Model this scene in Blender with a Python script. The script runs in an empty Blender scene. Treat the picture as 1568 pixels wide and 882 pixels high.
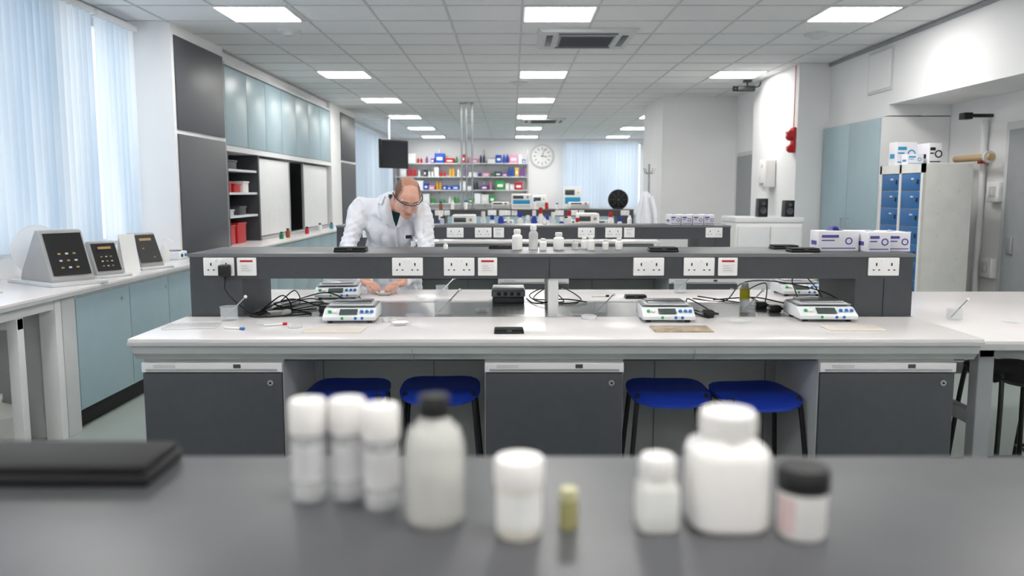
import bpy, bmesh, math, random
from mathutils import Vector, Matrix, noise
from mathutils.bvhtree import BVHTree
random.seed(7)
scene = bpy.context.scene
R = math.radians

# ------------------------------------------------------------------ materials
def lin(c):
    return tuple(((v/255.0)/12.92 if v/255.0 <= 0.04045 else ((v/255.0+0.055)/1.055)**2.4) for v in c)
MATS = {}
def mat(name, rgb, rough=0.5, metal=0.0, var=0.04, scale=8.0, bump=0.0, trans=0.0, emis=0.0, alpha=1.0, coat=0.0, ecol=None, ior=1.45, bscale=None):
    if name in MATS: return MATS[name]
    m = bpy.data.materials.new(name); m.use_nodes = True
    nt = m.node_tree; N = nt.nodes; L = nt.links
    b = N['Principled BSDF']
    c = lin(rgb)
    tc = N.new('ShaderNodeTexCoord'); no = N.new('ShaderNodeTexNoise')
    no.inputs['Scale'].default_value = scale; no.inputs['Detail'].default_value = 4
    L.new(tc.outputs['Object'], no.inputs['Vector'])
    cr = N.new('ShaderNodeValToRGB')
    lo = tuple(max(0, v*(1-var)) for v in c); hi = tuple(min(1, v*(1+var)) for v in c)
    cr.color_ramp.elements[0].position = 0.3; cr.color_ramp.elements[1].position = 0.7
    cr.color_ramp.elements[0].color = (*lo, 1); cr.color_ramp.elements[1].color = (*hi, 1)
    L.new(no.outputs['Fac'], cr.inputs['Fac']); L.new(cr.outputs['Color'], b.inputs['Base Color'])
    b.inputs['Roughness'].default_value = rough; b.inputs['Metallic'].default_value = metal
    b.inputs['IOR'].default_value = ior
    if trans: b.inputs['Transmission Weight'].default_value = trans
    if coat: b.inputs['Coat Weight'].default_value = coat
    if alpha < 1: b.inputs['Alpha'].default_value = alpha
    if emis:
        b.inputs['Emission Color'].default_value = (*(lin(ecol) if ecol else c), 1)
        b.inputs['Emission Strength'].default_value = emis
    if bump:
        n2 = N.new('ShaderNodeTexNoise'); n2.inputs['Scale'].default_value = bscale or scale*6
        L.new(tc.outputs['Object'], n2.inputs['Vector'])
        bp = N.new('ShaderNodeBump'); bp.inputs['Strength'].default_value = bump; bp.inputs['Distance'].default_value = 0.01
        L.new(n2.outputs['Fac'], bp.inputs['Height']); L.new(bp.outputs['Normal'], b.inputs['Normal'])
    MATS[name] = m
    return m

M_wall = mat('wall_paint', (236,236,237), 0.7, var=0.015, scale=2)
M_ceil = mat('ceiling_tile_mat', (230,231,232), 0.85, var=0.02, scale=60, bump=0.05)
M_tbar = mat('ceiling_grid_metal', (200,202,204), 0.5)
M_floor = mat('vinyl_floor', (150,160,156), 0.45, var=0.10, scale=120)
M_white = mat('white_laminate', (230,231,232), 0.4, var=0.02)
M_top = mat('white_worktop', (234,230,230), 0.22, var=0.02, scale=3)
M_edge = mat('worktop_edge_grey', (190,192,194), 0.4)
M_apron = mat('trunking_pale', (184,188,190), 0.35)
M_refl = mat('worktop_reflection_grey', (150,151,153), 0.22, metal=0.35)
M_dark = mat('charcoal_laminate', (72,75,80), 0.42, var=0.05, scale=30)
M_shelf = mat('charcoal_shelf_top', (80,81,85), 0.38, var=0.05, scale=25)
M_shelfedge = mat('shelf_edge', (116,118,122), 0.4)
M_blue = mat('pale_blue_laminate', (160,184,193), 0.35, var=0.02)
M_black = mat('black_plastic', (22,22,25), 0.4)
M_blackg = mat('black_matte', (14,14,16), 0.6)
M_alu = mat('brushed_aluminium', (190,192,195), 0.35, metal=0.7)
M_steel = mat('stainless_steel', (175,178,182), 0.25, metal=0.9)
M_sock = mat('socket_white', (246,246,246), 0.35, var=0.01)
M_red = mat('red_plastic', (190,30,35), 0.4)
M_seat = mat('royal_blue_plastic', (28,60,172), 0.4, var=0.06, scale=40)
M_glass = mat('lab_glass', (225,232,234), 0.05, alpha=0.22, var=0.0)
M_clear = mat('clear_plastic', (240,241,242), 0.2, alpha=0.45, var=0.02)
M_wpl = mat('white_plastic', (240,238,236), 0.35, var=0.02)
M_wmilk = mat('milky_plastic', (234,234,230), 0.4, trans=0.15)
M_balance = mat('balance_casing', (222,226,228), 0.35, var=0.02)
M_casing = mat('grey_instrument_casing', (165,164,163), 0.35, var=0.03)
M_btnb = mat('button_blue', (35,110,190), 0.35)
M_btng = mat('button_green', (60,170,90), 0.35)
M_lcd = mat('lcd_glass', (70,80,78), 0.15)
M_grey = mat('mid_grey_paint', (150,153,156), 0.5)
M_lgrey = mat('light_grey_paint', (205,207,208), 0.45)
M_yel = mat('yellow_label', (222,214,40), 0.5)
M_beige = mat('locker_side', (226,225,221), 0.5)
M_lockb = mat('locker_blue', (24,98,160), 0.4)
M_lights = mat('led_panel_diffuser', (255,255,255), 0.5, emis=16.0, var=0.0, ecol=(255,252,247))
M_paper = mat('paper_white', (240,240,238), 0.7, var=0.02)

# ------------------------------------------------------------------ builder
class B:
    def __init__(s, name, loc=None, rotz=0.0):
        s.name=name; s.loc=loc; s.rotz=rotz; s.bm=bmesh.new(); s.mats=[]
    def mi(s, m):
        if m not in s.mats: s.mats.append(m)
        return s.mats.index(m)
    def add(s, tmp, m, M=None):
        i = s.mi(m)
        for f in tmp.faces: f.material_index = i
        if M is not None: bmesh.ops.transform(tmp, matrix=M, verts=tmp.verts)
        me = bpy.data.meshes.new('t'); tmp.to_mesh(me); tmp.free()
        s.bm.from_mesh(me); bpy.data.meshes.remove(me)
    def box(s, x0,x1,y0,y1,z0,z1, m, bev=0, M=None):
        t = bmesh.new(); bmesh.ops.create_cube(t, size=1)
        for v in t.verts:
            v.co = Vector(((x0+x1)/2+v.co.x*(x1-x0), (y0+y1)/2+v.co.y*(y1-y0), (z0+z1)/2+v.co.z*(z1-z0)))
        if bev: bmesh.ops.bevel(t, geom=t.edges[:], offset=bev, segments=3, profile=0.5, affect='EDGES')
        s.add(t, m, M); return s
    def prism(s, pts, axis, lo, hi, m, M=None, bev=0):
        t = bmesh.new(); a=[]; b=[]
        for p,q in pts:
            if axis=='x': a.append(t.verts.new((lo,p,q))); b.append(t.verts.new((hi,p,q)))
            elif axis=='y': a.append(t.verts.new((p,lo,q))); b.append(t.verts.new((p,hi,q)))
            else: a.append(t.verts.new((p,q,lo))); b.append(t.verts.new((p,q,hi)))
        n=len(pts); t.faces.new(a); t.faces.new(b[::-1])
        for i in range(n): t.faces.new((a[i],b[i],b[(i+1)%n],a[(i+1)%n]))
        bmesh.ops.recalc_face_normals(t, faces=t.faces)
        if bev: bmesh.ops.bevel(t, geom=t.edges[:], offset=bev, segments=2, profile=0.5, affect='EDGES')
        s.add(t, m, M); return s
    def cyl(s, p0, p1, r0, m, r1=None, seg=20):
        r1 = r0 if r1 is None else r1
        p0=Vector(p0); p1=Vector(p1); d=p1-p0
        t=bmesh.new(); bmesh.ops.create_cone(t, cap_ends=True, segments=seg, radius1=r0, radius2=r1, depth=d.length)
        M = Matrix.Translation((p0+p1)/2) @ d.to_track_quat('Z','Y').to_matrix().to_4x4()
        s.add(t, m, M); return s
    def sph(s, c, r, m, seg=20, M=None):
        if not hasattr(r,'__len__'): r=(r,r,r)
        t=bmesh.new(); bmesh.ops.create_uvsphere(t, u_segments=seg, v_segments=max(8,seg*2//3), radius=1)
        MM = Matrix.Translation(Vector(c)) @ (M if M is not None else Matrix.Identity(4)) @ Matrix.Diagonal((*r,1))
        s.add(t, m, MM); return s
    def lathe(s, c, prof, m, seg=28, M=None, sq=0):
        t=bmesh.new(); rings=[]
        for r,z in prof:
            if r<1e-6: rings.append([t.verts.new((0,0,z))])
            else:
                ring=[]
                for k in range(seg):
                    a=2*math.pi*k/seg; ca,sa=math.cos(a),math.sin(a)
                    f=1.0
                    if sq: f = (abs(ca)**sq+abs(sa)**sq)**(-1.0/sq)
                    ring.append(t.verts.new((r*f*ca, r*f*sa, z)))
                rings.append(ring)
        for A,Bq in zip(rings,rings[1:]):
            for k in range(seg):
                k2=(k+1)%seg
                if len(A)==1 and len(Bq)==1: continue
                if len(A)==1: t.faces.new((A[0],Bq[k],Bq[k2]))
                elif len(Bq)==1: t.faces.new((A[k],Bq[0],A[k2]))
                else: t.faces.new((A[k],A[k2],Bq[k2],Bq[k]))
        bmesh.ops.recalc_face_normals(t, faces=t.faces)
        MM=Matrix.Translation(Vector(c)) @ (M if M is not None else Matrix.Identity(4))
        s.add(t, m, MM); return s
    def tube(s, pts, r, m, seg=10, smooth=True, sub=6):
        P=[Vector(p) for p in pts]
        if smooth and len(P)>2:
            Q=[]; E=[P[0]*2-P[1]]+P+[P[-1]*2-P[-2]]
            for i in range(1,len(E)-2):
                a,b,c,d=E[i-1],E[i],E[i+1],E[i+2]
                for k in range(sub):
                    u=k/sub
                    Q.append(0.5*((2*b)+(c-a)*u+(2*a-5*b+4*c-d)*u*u+(3*b-a-3*c+d)*u**3))
            Q.append(P[-1]); P=Q
        t=bmesh.new(); rings=[]; nrm=None
        for i,p in enumerate(P):
            d=(P[min(i+1,len(P)-1)]-P[max(i-1,0)])
            if d.length<1e-9: d=Vector((0,0,1))
            d.normalize()
            if nrm is None: nrm=d.orthogonal().normalized()
            else:
                nrm=(nrm-d*nrm.dot(d))
                nrm = nrm.normalized() if nrm.length>1e-6 else d.orthogonal().normalized()
            bn=d.cross(nrm)
            rings.append([t.verts.new(p+(nrm*math.cos(2*math.pi*k/seg)+bn*math.sin(2*math.pi*k/seg))*r) for k in range(seg)])
        for A,C in zip(rings,rings[1:]):
            for k in range(seg): t.faces.new((A[k],A[(k+1)%seg],C[(k+1)%seg],C[k]))
        t.faces.new(rings[0][::-1]); t.faces.new(rings[-1])
        bmesh.ops.recalc_face_normals(t, faces=t.faces)
        s.add(t, m); return s
    def grid(s, f, nu, nv, m, thick=0.0):
        t=bmesh.new()
        V=[[t.verts.new(f(i/nu,j/nv)) for j in range(nv+1)] for i in range(nu+1)]
        for i in range(nu):
            for j in range(nv): t.faces.new((V[i][j],V[i+1][j],V[i+1][j+1],V[i][j+1]))
        bmesh.ops.recalc_face_normals(t, faces=t.faces)
        if thick: bmesh.ops.solidify(t, geom=t.faces[:], thickness=thick)
        s.add(t, m); return s
    def done(s, ang=35, parent=None):
        me=bpy.data.meshes.new(s.name)
        co=[v.co for v in s.bm.verts]
        if s.loc is None:
            mn=Vector((min(c.x for c in co),min(c.y for c in co),min(c.z for c in co)))
            mx=Vector((max(c.x for c in co),max(c.y for c in co),max(c.z for c in co)))
            o=Vector(((mn.x+mx.x)/2,(mn.y+mx.y)/2,mn.z))
            for v in s.bm.verts: v.co-=o
        else: o=Vector(s.loc)
        s.bm.to_mesh(me); s.bm.free()
        for m in s.mats: me.materials.append(m)
        for p in me.polygons: p.use_smooth=True
        me.set_sharp_from_angle(angle=R(ang))
        ob=bpy.data.objects.new(s.name, me); scene.collection.objects.link(ob)
        ob.location=o; ob.rotation_euler=(0,0,s.rotz)
        if parent: 
            ob.parent=parent; ob.matrix_parent_inverse=parent.matrix_world.inverted()
        return ob

H=3.0
# ------------------------------------------------------------------ room shell
B('floor').box(-3.6,4.6,-3.1,24.2,-0.1,0,M_floor).done()
B('ceiling').box(-3.6,4.6,-3.1,24.2,H,H+0.1,M_ceil).done()
g=B('ceiling_grid')
x=0.40+0.3155-0.631*7
while x<4.5:
    if x>-3.45: g.box(x-0.010,x+0.010,-3,24,H-0.006,H,M_tbar)
    x+=0.631
y=6.9-0.6*16
while y<24:
    g.box(-3.45,4.4,y-0.010,y+0.010,H-0.005,H,M_tbar); y+=0.6
g.done()
XL=-3.45
def wallb(name,*a): B(name).box(*a,M_wall).done()
wallb('wall_left',XL-0.15,XL,-3.1,24.2,0,1.03)
for a,b_ in ((-3.1,1.2),(7.5,17.2),(23.2,24.2)): wallb('wall_left',XL-0.15,XL,a,b_,1.03,H)
wallb('wall_left',XL-0.15,XL,1.2,7.5,2.92,H); wallb('wall_left',XL-0.15,XL,17.2,23.2,2.92,H)
YB=24.0
wallb('wall_back',-3.6,4.6,YB,YB+0.15,0,1.0); wallb('wall_back',-3.6,1.45,YB,YB+0.15,1.0,H)
wallb('wall_back',3.75,4.6,YB,YB+0.15,1.0,H); wallb('wall_back',1.45,3.75,YB,YB+0.15,2.93,H)
wallb('wall_front',-3.6,4.6,-3.15,-3.0,0,H)
wallb('wall_right',4.4,4.55,-3.1,9.93,0,2.36)
wallb('wall_right',3.77,4.55,-3.1,8.36,2.36,H)
wallb('wall_right',3.77,4.55,8.36,9.93,2.25,H)
wallb('wall_right',3.4,4.55,9.93,11.75,0,H)
wallb('wall_right',3.58,4.55,11.75,13.3,0,H)
wallb('wall_right',2.4,4.55,13.3,15.15,0,H)
wallb('wall_right',4.4,4.55,15.15,24.1,0,H)
B('trim_right').box(3.745,3.77,-3,9.92,H-0.04,H-0.006,M_grey).done()
B('trim_left').box(XL,XL+0.03,-3,7.5,H-0.05,H-0.006,M_lgrey).done()
B('door_2').box(3.555,3.58,11.9,13.1,0.0,2.1,M_lgrey).box(3.54,3.555,11.95,13.05,0.02,2.04,M_grey).done()
B('access_panel').box(3.755,3.77,8.3,8.85,2.5,2.93,M_lgrey,0.003).box(3.748,3.756,8.33,8.82,2.53,2.90,M_wall).done()

# windows + blinds
M_sky = mat('window_daylight_glass', (235,244,252), 0.05, trans=0.9, ior=1.05, var=0)
def windowy(name, axis, a0,a1, z0,z1, pos, n):
    w=B(name)
    def bx(p,q,za,zb,d0,d1,m):
        if axis=='y': w.box(pos+d0,pos+d1,p,q,za,zb,m)
        else: w.box(p,q,pos+d0,pos+d1,za,zb,m)
    s = -1 if axis=='y' else 1
    d=sorted((s*0.04,s*0.1)); 
    bx(a0,a1,z0,z0+0.06,*d,M_white); bx(a0,a1,z1-0.06,z1,*d,M_white)
    for i in range(n+1):
        c=a0+(a1-a0)*i/n; bx(max(a0,c-0.03),min(a1,c+0.03),z0,z1,*d,M_white)
    d2=sorted((s*0.068,s*0.074)); bx(a0,a1,z0+.05,z1-.05,*d2,M_sky)
    w.done()
windowy('window_1','y',1.2,7.5,1.03,2.92,XL,5)
windowy('window_2','y',17.2,23.2,1.03,2.92,XL,5)
windowy('window_3','x',1.45,3.75,1.0,2.93,YB,2)
def blindmat(name, c1, c2, em):
    m=bpy.data.materials.new(name); m.use_nodes=True; nt=m.node_tree; N=nt.nodes; L=nt.links
    N.remove(N['Principled BSDF']); out=N['Material Output']
    tc=N.new('ShaderNodeTexCoord'); mp=N.new('ShaderNodeMapping'); mp.inputs['Scale'].default_value=(1.3,1.3,0.15)
    no=N.new('ShaderNodeTexNoise'); no.inputs['Scale'].default_value=1.6; no.inputs['Detail'].default_value=3
    cr=N.new('ShaderNodeValToRGB'); cr.color_ramp.elements[0].position=.35; cr.color_ramp.elements[1].position=.62
    cr.color_ramp.elements[0].color=(*lin(c1),1); cr.color_ramp.elements[1].color=(*lin(c2),1)
    L.new(tc.outputs['Object'],mp.inputs['Vector']); L.new(mp.outputs['Vector'],no.inputs['Vector']); L.new(no.outputs['Fac'],cr.inputs['Fac'])
    df=N.new('ShaderNodeBsdfDiffuse'); tr=N.new('ShaderNodeBsdfTranslucent'); mx=N.new('ShaderNodeMixShader'); mx.inputs[0].default_value=.5
    em_=N.new('ShaderNodeEmission'); em_.inputs['Strength'].default_value=em; ad=N.new('ShaderNodeAddShader')  # weak emission put into the slats for a backlit glow
    for n in (df,tr,em_): L.new(cr.outputs['Color'],n.inputs['Color'])
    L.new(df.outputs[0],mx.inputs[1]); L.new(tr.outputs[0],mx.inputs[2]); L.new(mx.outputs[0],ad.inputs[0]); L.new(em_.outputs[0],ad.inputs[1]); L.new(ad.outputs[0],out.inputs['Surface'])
    return m
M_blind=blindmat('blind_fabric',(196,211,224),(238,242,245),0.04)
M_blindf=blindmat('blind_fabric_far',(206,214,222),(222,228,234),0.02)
def blinds(name, axis, a0,a1,z0,z1,pos,step,m,ang=28):
    b=B(name); n=int((a1-a0)/step)
    for i in range(n):
        c=a0+(i+.5)*step; wd=step*0.56
        a=R(ang+random.uniform(-4,4))
        if axis=='y': dx,dy=math.sin(a)*wd,math.cos(a)*wd; cx,cy=pos,c
        else: dx,dy=math.cos(a)*wd,math.sin(a)*wd; cx,cy=c,pos
        nx,ny=-dy/wd*.012,dx/wd*.012
        f=lambda u,v:(cx-dx+2*dx*u+nx*math.sin(math.pi*u), cy-dy+2*dy*u+ny*math.sin(math.pi*u), z0+(z1-z0)*v)
        b.grid(f,4,1,m)
    if axis=='y': b.box(pos-.03,pos+.03,a0,a1,z1,z1+.045,M_white)
    else: b.box(a0,a1,pos-.03,pos+.03,z1,z1+.045,M_white)
    b.done()
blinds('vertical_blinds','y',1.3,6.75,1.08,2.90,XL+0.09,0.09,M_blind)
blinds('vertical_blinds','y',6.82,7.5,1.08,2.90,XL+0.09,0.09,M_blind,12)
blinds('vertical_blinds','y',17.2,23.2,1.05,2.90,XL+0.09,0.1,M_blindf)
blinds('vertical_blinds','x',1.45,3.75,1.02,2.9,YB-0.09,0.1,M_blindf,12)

# ceiling lights
rows=[-2.4,0.6,3.9,7.2,10.8,13.8,16.8,19.8,22.8]  # first three rows are out of view, added for illumination
for r_ in rows:
    for c_ in (-2.15,0.40,2.90):
        if c_>2 and 13<r_<15.2: continue
        b=B('ceiling_light_panel')
        b.box(c_-.305,c_+.305,r_-.295,r_+.295,H-.012,H-.001,M_white,.003)
        b.box(c_-.285,c_+.285,r_-.275,r_+.275,H-.016,H-.0115,M_lights)
        b.done()
def cassette(X,Y):
    b=B('air_conditioning_cassette'); s=.47
    b.prism([(-s,H-.001),(s,H-.001),(s-.03,H-.035),(-s+.03,H-.035)],'y',-s,s,M_lgrey,Matrix.Translation((X,Y,0)))
    b.box(X-.27,X+.27,Y-.27,Y+.27,H-.042,H-.034,M_grey)
    for i in range(13):
        yy=Y-.24+i*.04; b.box(X-.25,X+.25,yy-.006,yy+.006,H-.048,H-.041,M_dark)
    for sx in (-1,1):
        b.box(X+sx*.36-.03,X+sx*.36+.03,Y-.28,Y+.28,H-.04,H-.034,M_dark,.002)
        b.box(X-.28,X+.28,Y+sx*.36-.03,Y+sx*.36+.03,H-.04,H-.034,M_dark,.002)
    b.done()
cassette(.72,8.3); cassette(.66,17.6)
for X,Y in ((-2.1,7.95),(2.92,8.1),(0.1,11.6)):
    B('smoke_detector').lathe((X,Y,H),[(0,-.05),(.05,-.048),(.07,-.03),(.11,-.02),(.12,0),(0,0)],M_lgrey).done()

# ------------------------------------------------------------------ sockets
def socket(X,Y,z,double=True,parentb=None,red=False):
    b = parentb or B('double_power_socket' if double else 'data_socket_plate')
    w=.073 if double else .046
    b.box(X-w,X+w,Y-.012,Y,z-.043,z+.043,M_sock,.004)
    if double:
        for sx in (-.036,.036):
            b.box(X+sx-.003,X+sx+.003,Y-.0135,Y-.011,z+.004,z+.018,M_black)
            for k in (-.013,.013): b.box(X+sx+k-.004,X+sx+k+.004,Y-.0135,Y-.011,z-.018,z-.013,M_black)
            b.box(X+sx*.35-.006,X+sx*.35+.006,Y-.016,Y-.011,z+.022,z+.036,M_sock,.001)
    else:
        b.box(X-.03,X+.03,Y-.0135,Y-.011,z+.022,z+.031,M_red if red else M_lgrey)
        b.box(X-.03,X+.03,Y-.013,Y-.011,z-.03,z+.012,M_paper)
        for k in range(3): b.box(X-.024,X+.02-.008*k,Y-.0135,Y-.011,z-.02+k*.011,z-.016+k*.011,M_lgrey)
    if not parentb: b.done()

# ------------------------------------------------------------------ island benches
def bench(X0,X1,Yf,cabs,sock=None):
    b=B('laboratory_bench')
    ra,rb,yb=Yf+.616,Yf+1.08,Yf+1.696
    b.box(X0,X1,Yf,ra-.02,.872,.9,M_top,.004)
    b.box(X0,X1,rb+.02,yb,.872,.9,M_top,.004)
    b.box(X0,X1,ra-.02,rb+.02,.872,.8995,M_refl)  # grey strip paints a greyish reflection into the white worktop
    b.box(X0-.002,X1+.002,Yf-.003,Yf+.004,.870,.886,M_edge,.002); 
    for (ya,sg) in ((Yf,1),(yb,-1)):
        b.prism([(ya+sg*.006,.872),(ya+sg*.02,.835),(ya+sg*.028,.832),(ya+sg*.05,.806),(ya+sg*.12,.806),(ya+sg*.12,.872)],'x',X0+.01,X1-.01,M_apron)
        b.box(X0+.02,X1-.02,min(ya+sg*.1,ya+sg*.14),max(ya+sg*.1,ya+sg*.14),.79,.806,M_dark)
        for xx in (X0+1.15,X0+2.3): b.box(xx-.001,xx+.001,min(ya+sg*.012,ya+sg*.05),max(ya+sg*.012,ya+sg*.05),.81,.87,M_grey)
        for (c0,c1) in cabs:
            y0,y1=sorted((ya+sg*.08,ya+sg*.62))
            b.box(c0,c1,y0,y1,.1,.805,M_lgrey)
            d0,d1=sorted((ya+sg*.06,ya+sg*.08)); b.box(c0+.003,c1-.003,d0,d1,.1,.745,M_dark,.002)
            h0,h1=sorted((ya+sg*.055,ya+sg*.085)); b.box(c0,c1,h0,h1,.75,.79,M_white,.003)
            g0,g1=sorted((ya+sg*.05,ya+sg*.07)); b.box(c0+.02,c1-.02,g0,g1,.757,.764,M_alu)
            l0,l1=sorted((ya+sg*.052,ya+sg*.056)); b.box(c0+.05,c0+.14,l0,l1,.77,.782,M_lgrey); b.box(c1-.2,c1-.17,l0,l1,.768,.784,M_dark)
            yy=ya+sg*.06
            b.cyl((c1-.05,yy,.705),(c1-.05,yy-sg*.006,.705),.012,M_alu); b.cyl((c1-.05,yy-sg*.006,.705),(c1-.05,yy-sg*.008,.705),.005,M_black)
            p0,p1=sorted((ya+sg*.12,ya+sg*.5)); b.box(c0,c1,p0,p1,0,.1,M_black)
    ym=Yf+.848
    b.box(X0+.03,X1-.03,ym-.03,ym+.03,0,.872,M_lgrey)
    b.box(X0+.03,X1-.03,ym-.036,ym+.036,.70,.71,M_grey)
    x=X0+.6
    while x<X1-.3:
        b.box(x-.003,x+.003,ym-.034,ym+.034,.02,.8,M_grey); x+=.56
    b.done()
    # raised service shelf
    b=B('raised_service_shelf')
    b.box(X0+.02,X1,ra-.006,rb+.006,1.182,1.2,M_shelf,.002)
    b.box(X0+.02,X1,ra-.009,ra-.005,1.184,1.198,M_shelfedge)
    b.box(X0+.024,X1-.004,ra,ra+.02,1.08,1.182,M_dark); b.box(X0+.024,X1-.004,rb-.02,rb,1.08,1.182,M_dark)
    b.box(X0+.024,X1-.004,ra+.02,rb-.02,1.09,1.1,M_shelf)
    for a,c in ((X0+.022,X0+.27),(X1-.275,X1-.002)):
        b.box(a,c,ra+.002,rb-.002,.9,1.1,M_dark)
    xm=(X0+X1)/2
    b.box(xm-.001,xm+.001,ra-.003,ra,1.08,1.182,M_black)
    b.box(X1-.14,X1-.138,ra-.001,ra+.003,.9,1.08,M_black)
    b.box(xm-.005,xm+.045,ra+.02,ra+.07,.9,1.09,M_white,.004)
    b.box(xm-.005,xm+.045,rb-.07,rb-.02,.9,1.09,M_white,.004)
    if sock:
        for s_,dbl in sock: socket(X0+s_,ra,1.138,dbl,b)
    b.done()
cabs=[(-1.53,-.95),(-.113,.462),(1.273,1.835)]
sk=[(.165,1),(.297,0),(1.06,1),(1.305,1),(1.44,0),(2.205,1),(2.444,1),(2.58,0),(3.32,1)]
bench(-1.556,1.912,3.27,cabs)
bench(-1.556,1.912,6.56,cabs,sk)
bench(-1.4,2.07,13.38,[(c+.15,d+.15) for c,d in cabs],sk)
bench(-1.9,1.912,-.206,cabs)
for s_,dbl in sk: socket(-1.556+s_,3.886,1.138,dbl,None,red=True)
b=B('laboratory_table'); b.box(-1.3,1.8,9.9,11.2,.87,.9,M_top,.004)
for X in (-1.2,1.7):
    for Y in (10,11.1): b.box(X-.025,X+.025,Y-.025,Y+.025,0,.87,M_grey)
b.box(-1.2,1.7,9.98,10.02,.78,.87,M_grey); b.box(-1.2,1.7,11.08,11.12,.78,.87,M_grey); b.done()

# ------------------------------------------------------------------ stools
def stool(X,Y,h,m,rot=0,frame=M_black):
    b=B('lab_stool',(X,Y,0),rot)
    n=36; rings=[]
    def P(r,a,top):
        ca,sa=math.cos(a),math.sin(a); f=(abs(ca)**4+abs(sa)**4)**-.25
        x,y=.18*r*f*ca,.17*r*f*sa
        z=h-.012+ .35*x*x - .6*max(0,-y-.06)**2*3 + .5*max(0,y-.05)**2*3
        if top: z+=.012*(1-r**6)
        else: z-=.014
        return (x,y,z)
    t=bmesh.new()
    for top in (1,0):
        c=t.verts.new(P(0,0,top)); prev=None
        for r in (.3,.55,.75,.88,.95,1.0):
            ring=[t.verts.new(P(r,2*math.pi*k/n,top)) for k in range(n)]
            if prev is None:
                for k in range(n): t.faces.new((c,ring[k],ring[(k+1)%n]))
            else:
                for k in range(n): t.faces.new((prev[k],ring[k],ring[(k+1)%n],prev[(k+1)%n]))
            prev=ring
        rings.append(prev)
    for k in range(n): t.faces.new((rings[0][k],rings[0][(k+1)%n],rings[1][(k+1)%n],rings[1][k]))
    bmesh.ops.recalc_face_normals(t,faces=t.faces); b.add(t,m)
    for sx in (-1,1):
        b.tube([(sx*.2,-.18,.012),(sx*.155,-.13,h-.05),(sx*.15,-.08,h-.034),(sx*.15,.08,h-.034),(sx*.155,.13,h-.05),(sx*.2,.18,.012)],.011,frame,sub=5)
        for sy in (-1,1): b.cyl((sx*.2,sy*.18,0),(sx*.199,sy*.179,.03),.015,M_blackg)
    zf=.2
    k=.188; q=.165
    for p,q2 in (((-k,-q,zf),(k,-q,zf)),((-k,q,zf),(k,q,zf)),((-k,-q,zf),(-k,q,zf)),((k,-q,zf),(k,q,zf))): b.cyl(p,q2,.009,frame,seg=10)
    b.cyl((-.15,0,h-.034),(.15,0,h-.034),.009,frame,seg=10)
    b.done()
for X,Y,rr in ((-.735,3.62,0),(-.325,3.66,.03),(.70,3.62,-.02),(1.075,3.56,.12)): stool(X,Y,.61,M_seat,rr)
stool(2.32,3.72,.68,M_blackg,.1); stool(2.75,3.9,.68,M_blackg,-.15)

# ------------------------------------------------------------------ left side
b=B('side_bench')
b.box(XL+.005,-2.67,.5,7.53,.872,.9,M_top,.004)
b.box(-2.685,-2.667,.5,7.53,.862,.885,M_edge)
b.box(-3.4,-2.71,.5,7.53,.80,.872,M_white)
for y0,y1 in ((5.03,5.75),(5.755,6.4),(6.405,7.0),(7.005,7.52)):
    b.box(-3.4,-2.72,y0,y1,.12,.81,M_white); b.box(-2.72,-2.70,y0+.003,y1-.003,.13,.835,M_blue,.002)
    b.cyl((-2.70,y0+.6,.76),(-2.694,y0+.6,.76),.011,M_alu)
b.box(-3.35,-2.75,5.03,7.52,0,.12,M_blackg)
b.box(-3.4,-2.70,4.86,5.02,0,.868,M_lgrey,.003)
b.box(-2.80,-2.70,4.80,4.87,0,.868,M_white,.003)
for Y in (4.45,3.2,1.9,.7):
    b.box(-2.76,-2.70,Y-.03,Y+.03,0,.8,M_white,.003); b.box(-3.38,-3.32,Y-.03,Y+.03,0,.8,M_white,.003)
    b.box(-3.38,-2.70,Y-.025,Y+.025,.74,.80,M_white)
b.done()
B('plastic_carboy',(-3.0,4.66,0)).lathe((0,0,0),[(0,0),(.12,0),(.13,.02),(.13,.2),(.1,.24),(.03,.27),(.03,.3),(0,.3)],M_wmilk).cyl((0,-.13,.05),(0,-.16,.05),.015,M_btnb).cyl((0,0,.29),(0,0,.32),.035,M_wpl).done()
B('plastic_carboy',(-3.12,4.25,0)).lathe((0,0,0),[(0,0),(.12,0),(.13,.02),(.13,.16),(.1,.19),(.03,.22),(.03,.25),(0,.25)],M_wmilk).cyl((0,0,.24),(0,0,.27),.035,M_btnb).done()
def column(name,y0,y1):
    b=B(name); b.box(XL+.001,-3.06,y0,y1,0,H,M_wall)
    for z0,z1 in ((.02,2.02),(2.06,2.9)): b.box(-3.06,-3.045,y0+.05,y1-.05,z0,z1,M_dark,.003)
    b.done()
column('panelled_column',7.56,8.9)
B('wall_pier').box(XL+.001,-3.06,14.05,14.8,0,H,M_wall).done()
column('panelled_column',14.8,16.2)
b=B('wall_cupboard')
b.box(XL+.001,-3.09,8.92,14.04,1.99,2.83,M_white); b.box(XL+.001,-3.06,8.92,14.04,1.93,1.985,M_white)
b.box(XL+.001,-3.12,8.92,14.04,2.83,2.99,M_wall)
n=7; dw=(14.03-8.95)/n
for i in range(n): b.box(-3.09,-3.07,8.95+i*dw+.006,8.95+(i+1)*dw-.006,2.0,2.83,M_blue,.002)
b.box(-3.09,-3.05,8.92,14.04,2.84,2.87,M_lgrey)
b.done()
b=B('base_cupboard')
b.box(XL+.001,-2.75,8.92,14.04,.872,.9,M_top,.003); b.box(XL+.001,-2.8,8.92,14.04,.1,.872,M_white); b.box(XL+.001,-2.85,8.92,14.04,0,.1,M_blackg)
for i in range(n): b.box(-2.8,-2.78,8.95+i*dw+.003,8.95+(i+1)*dw-.003,.12,.85,M_blue,.002)
b.done()
b=B('recessed_shelving')
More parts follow.
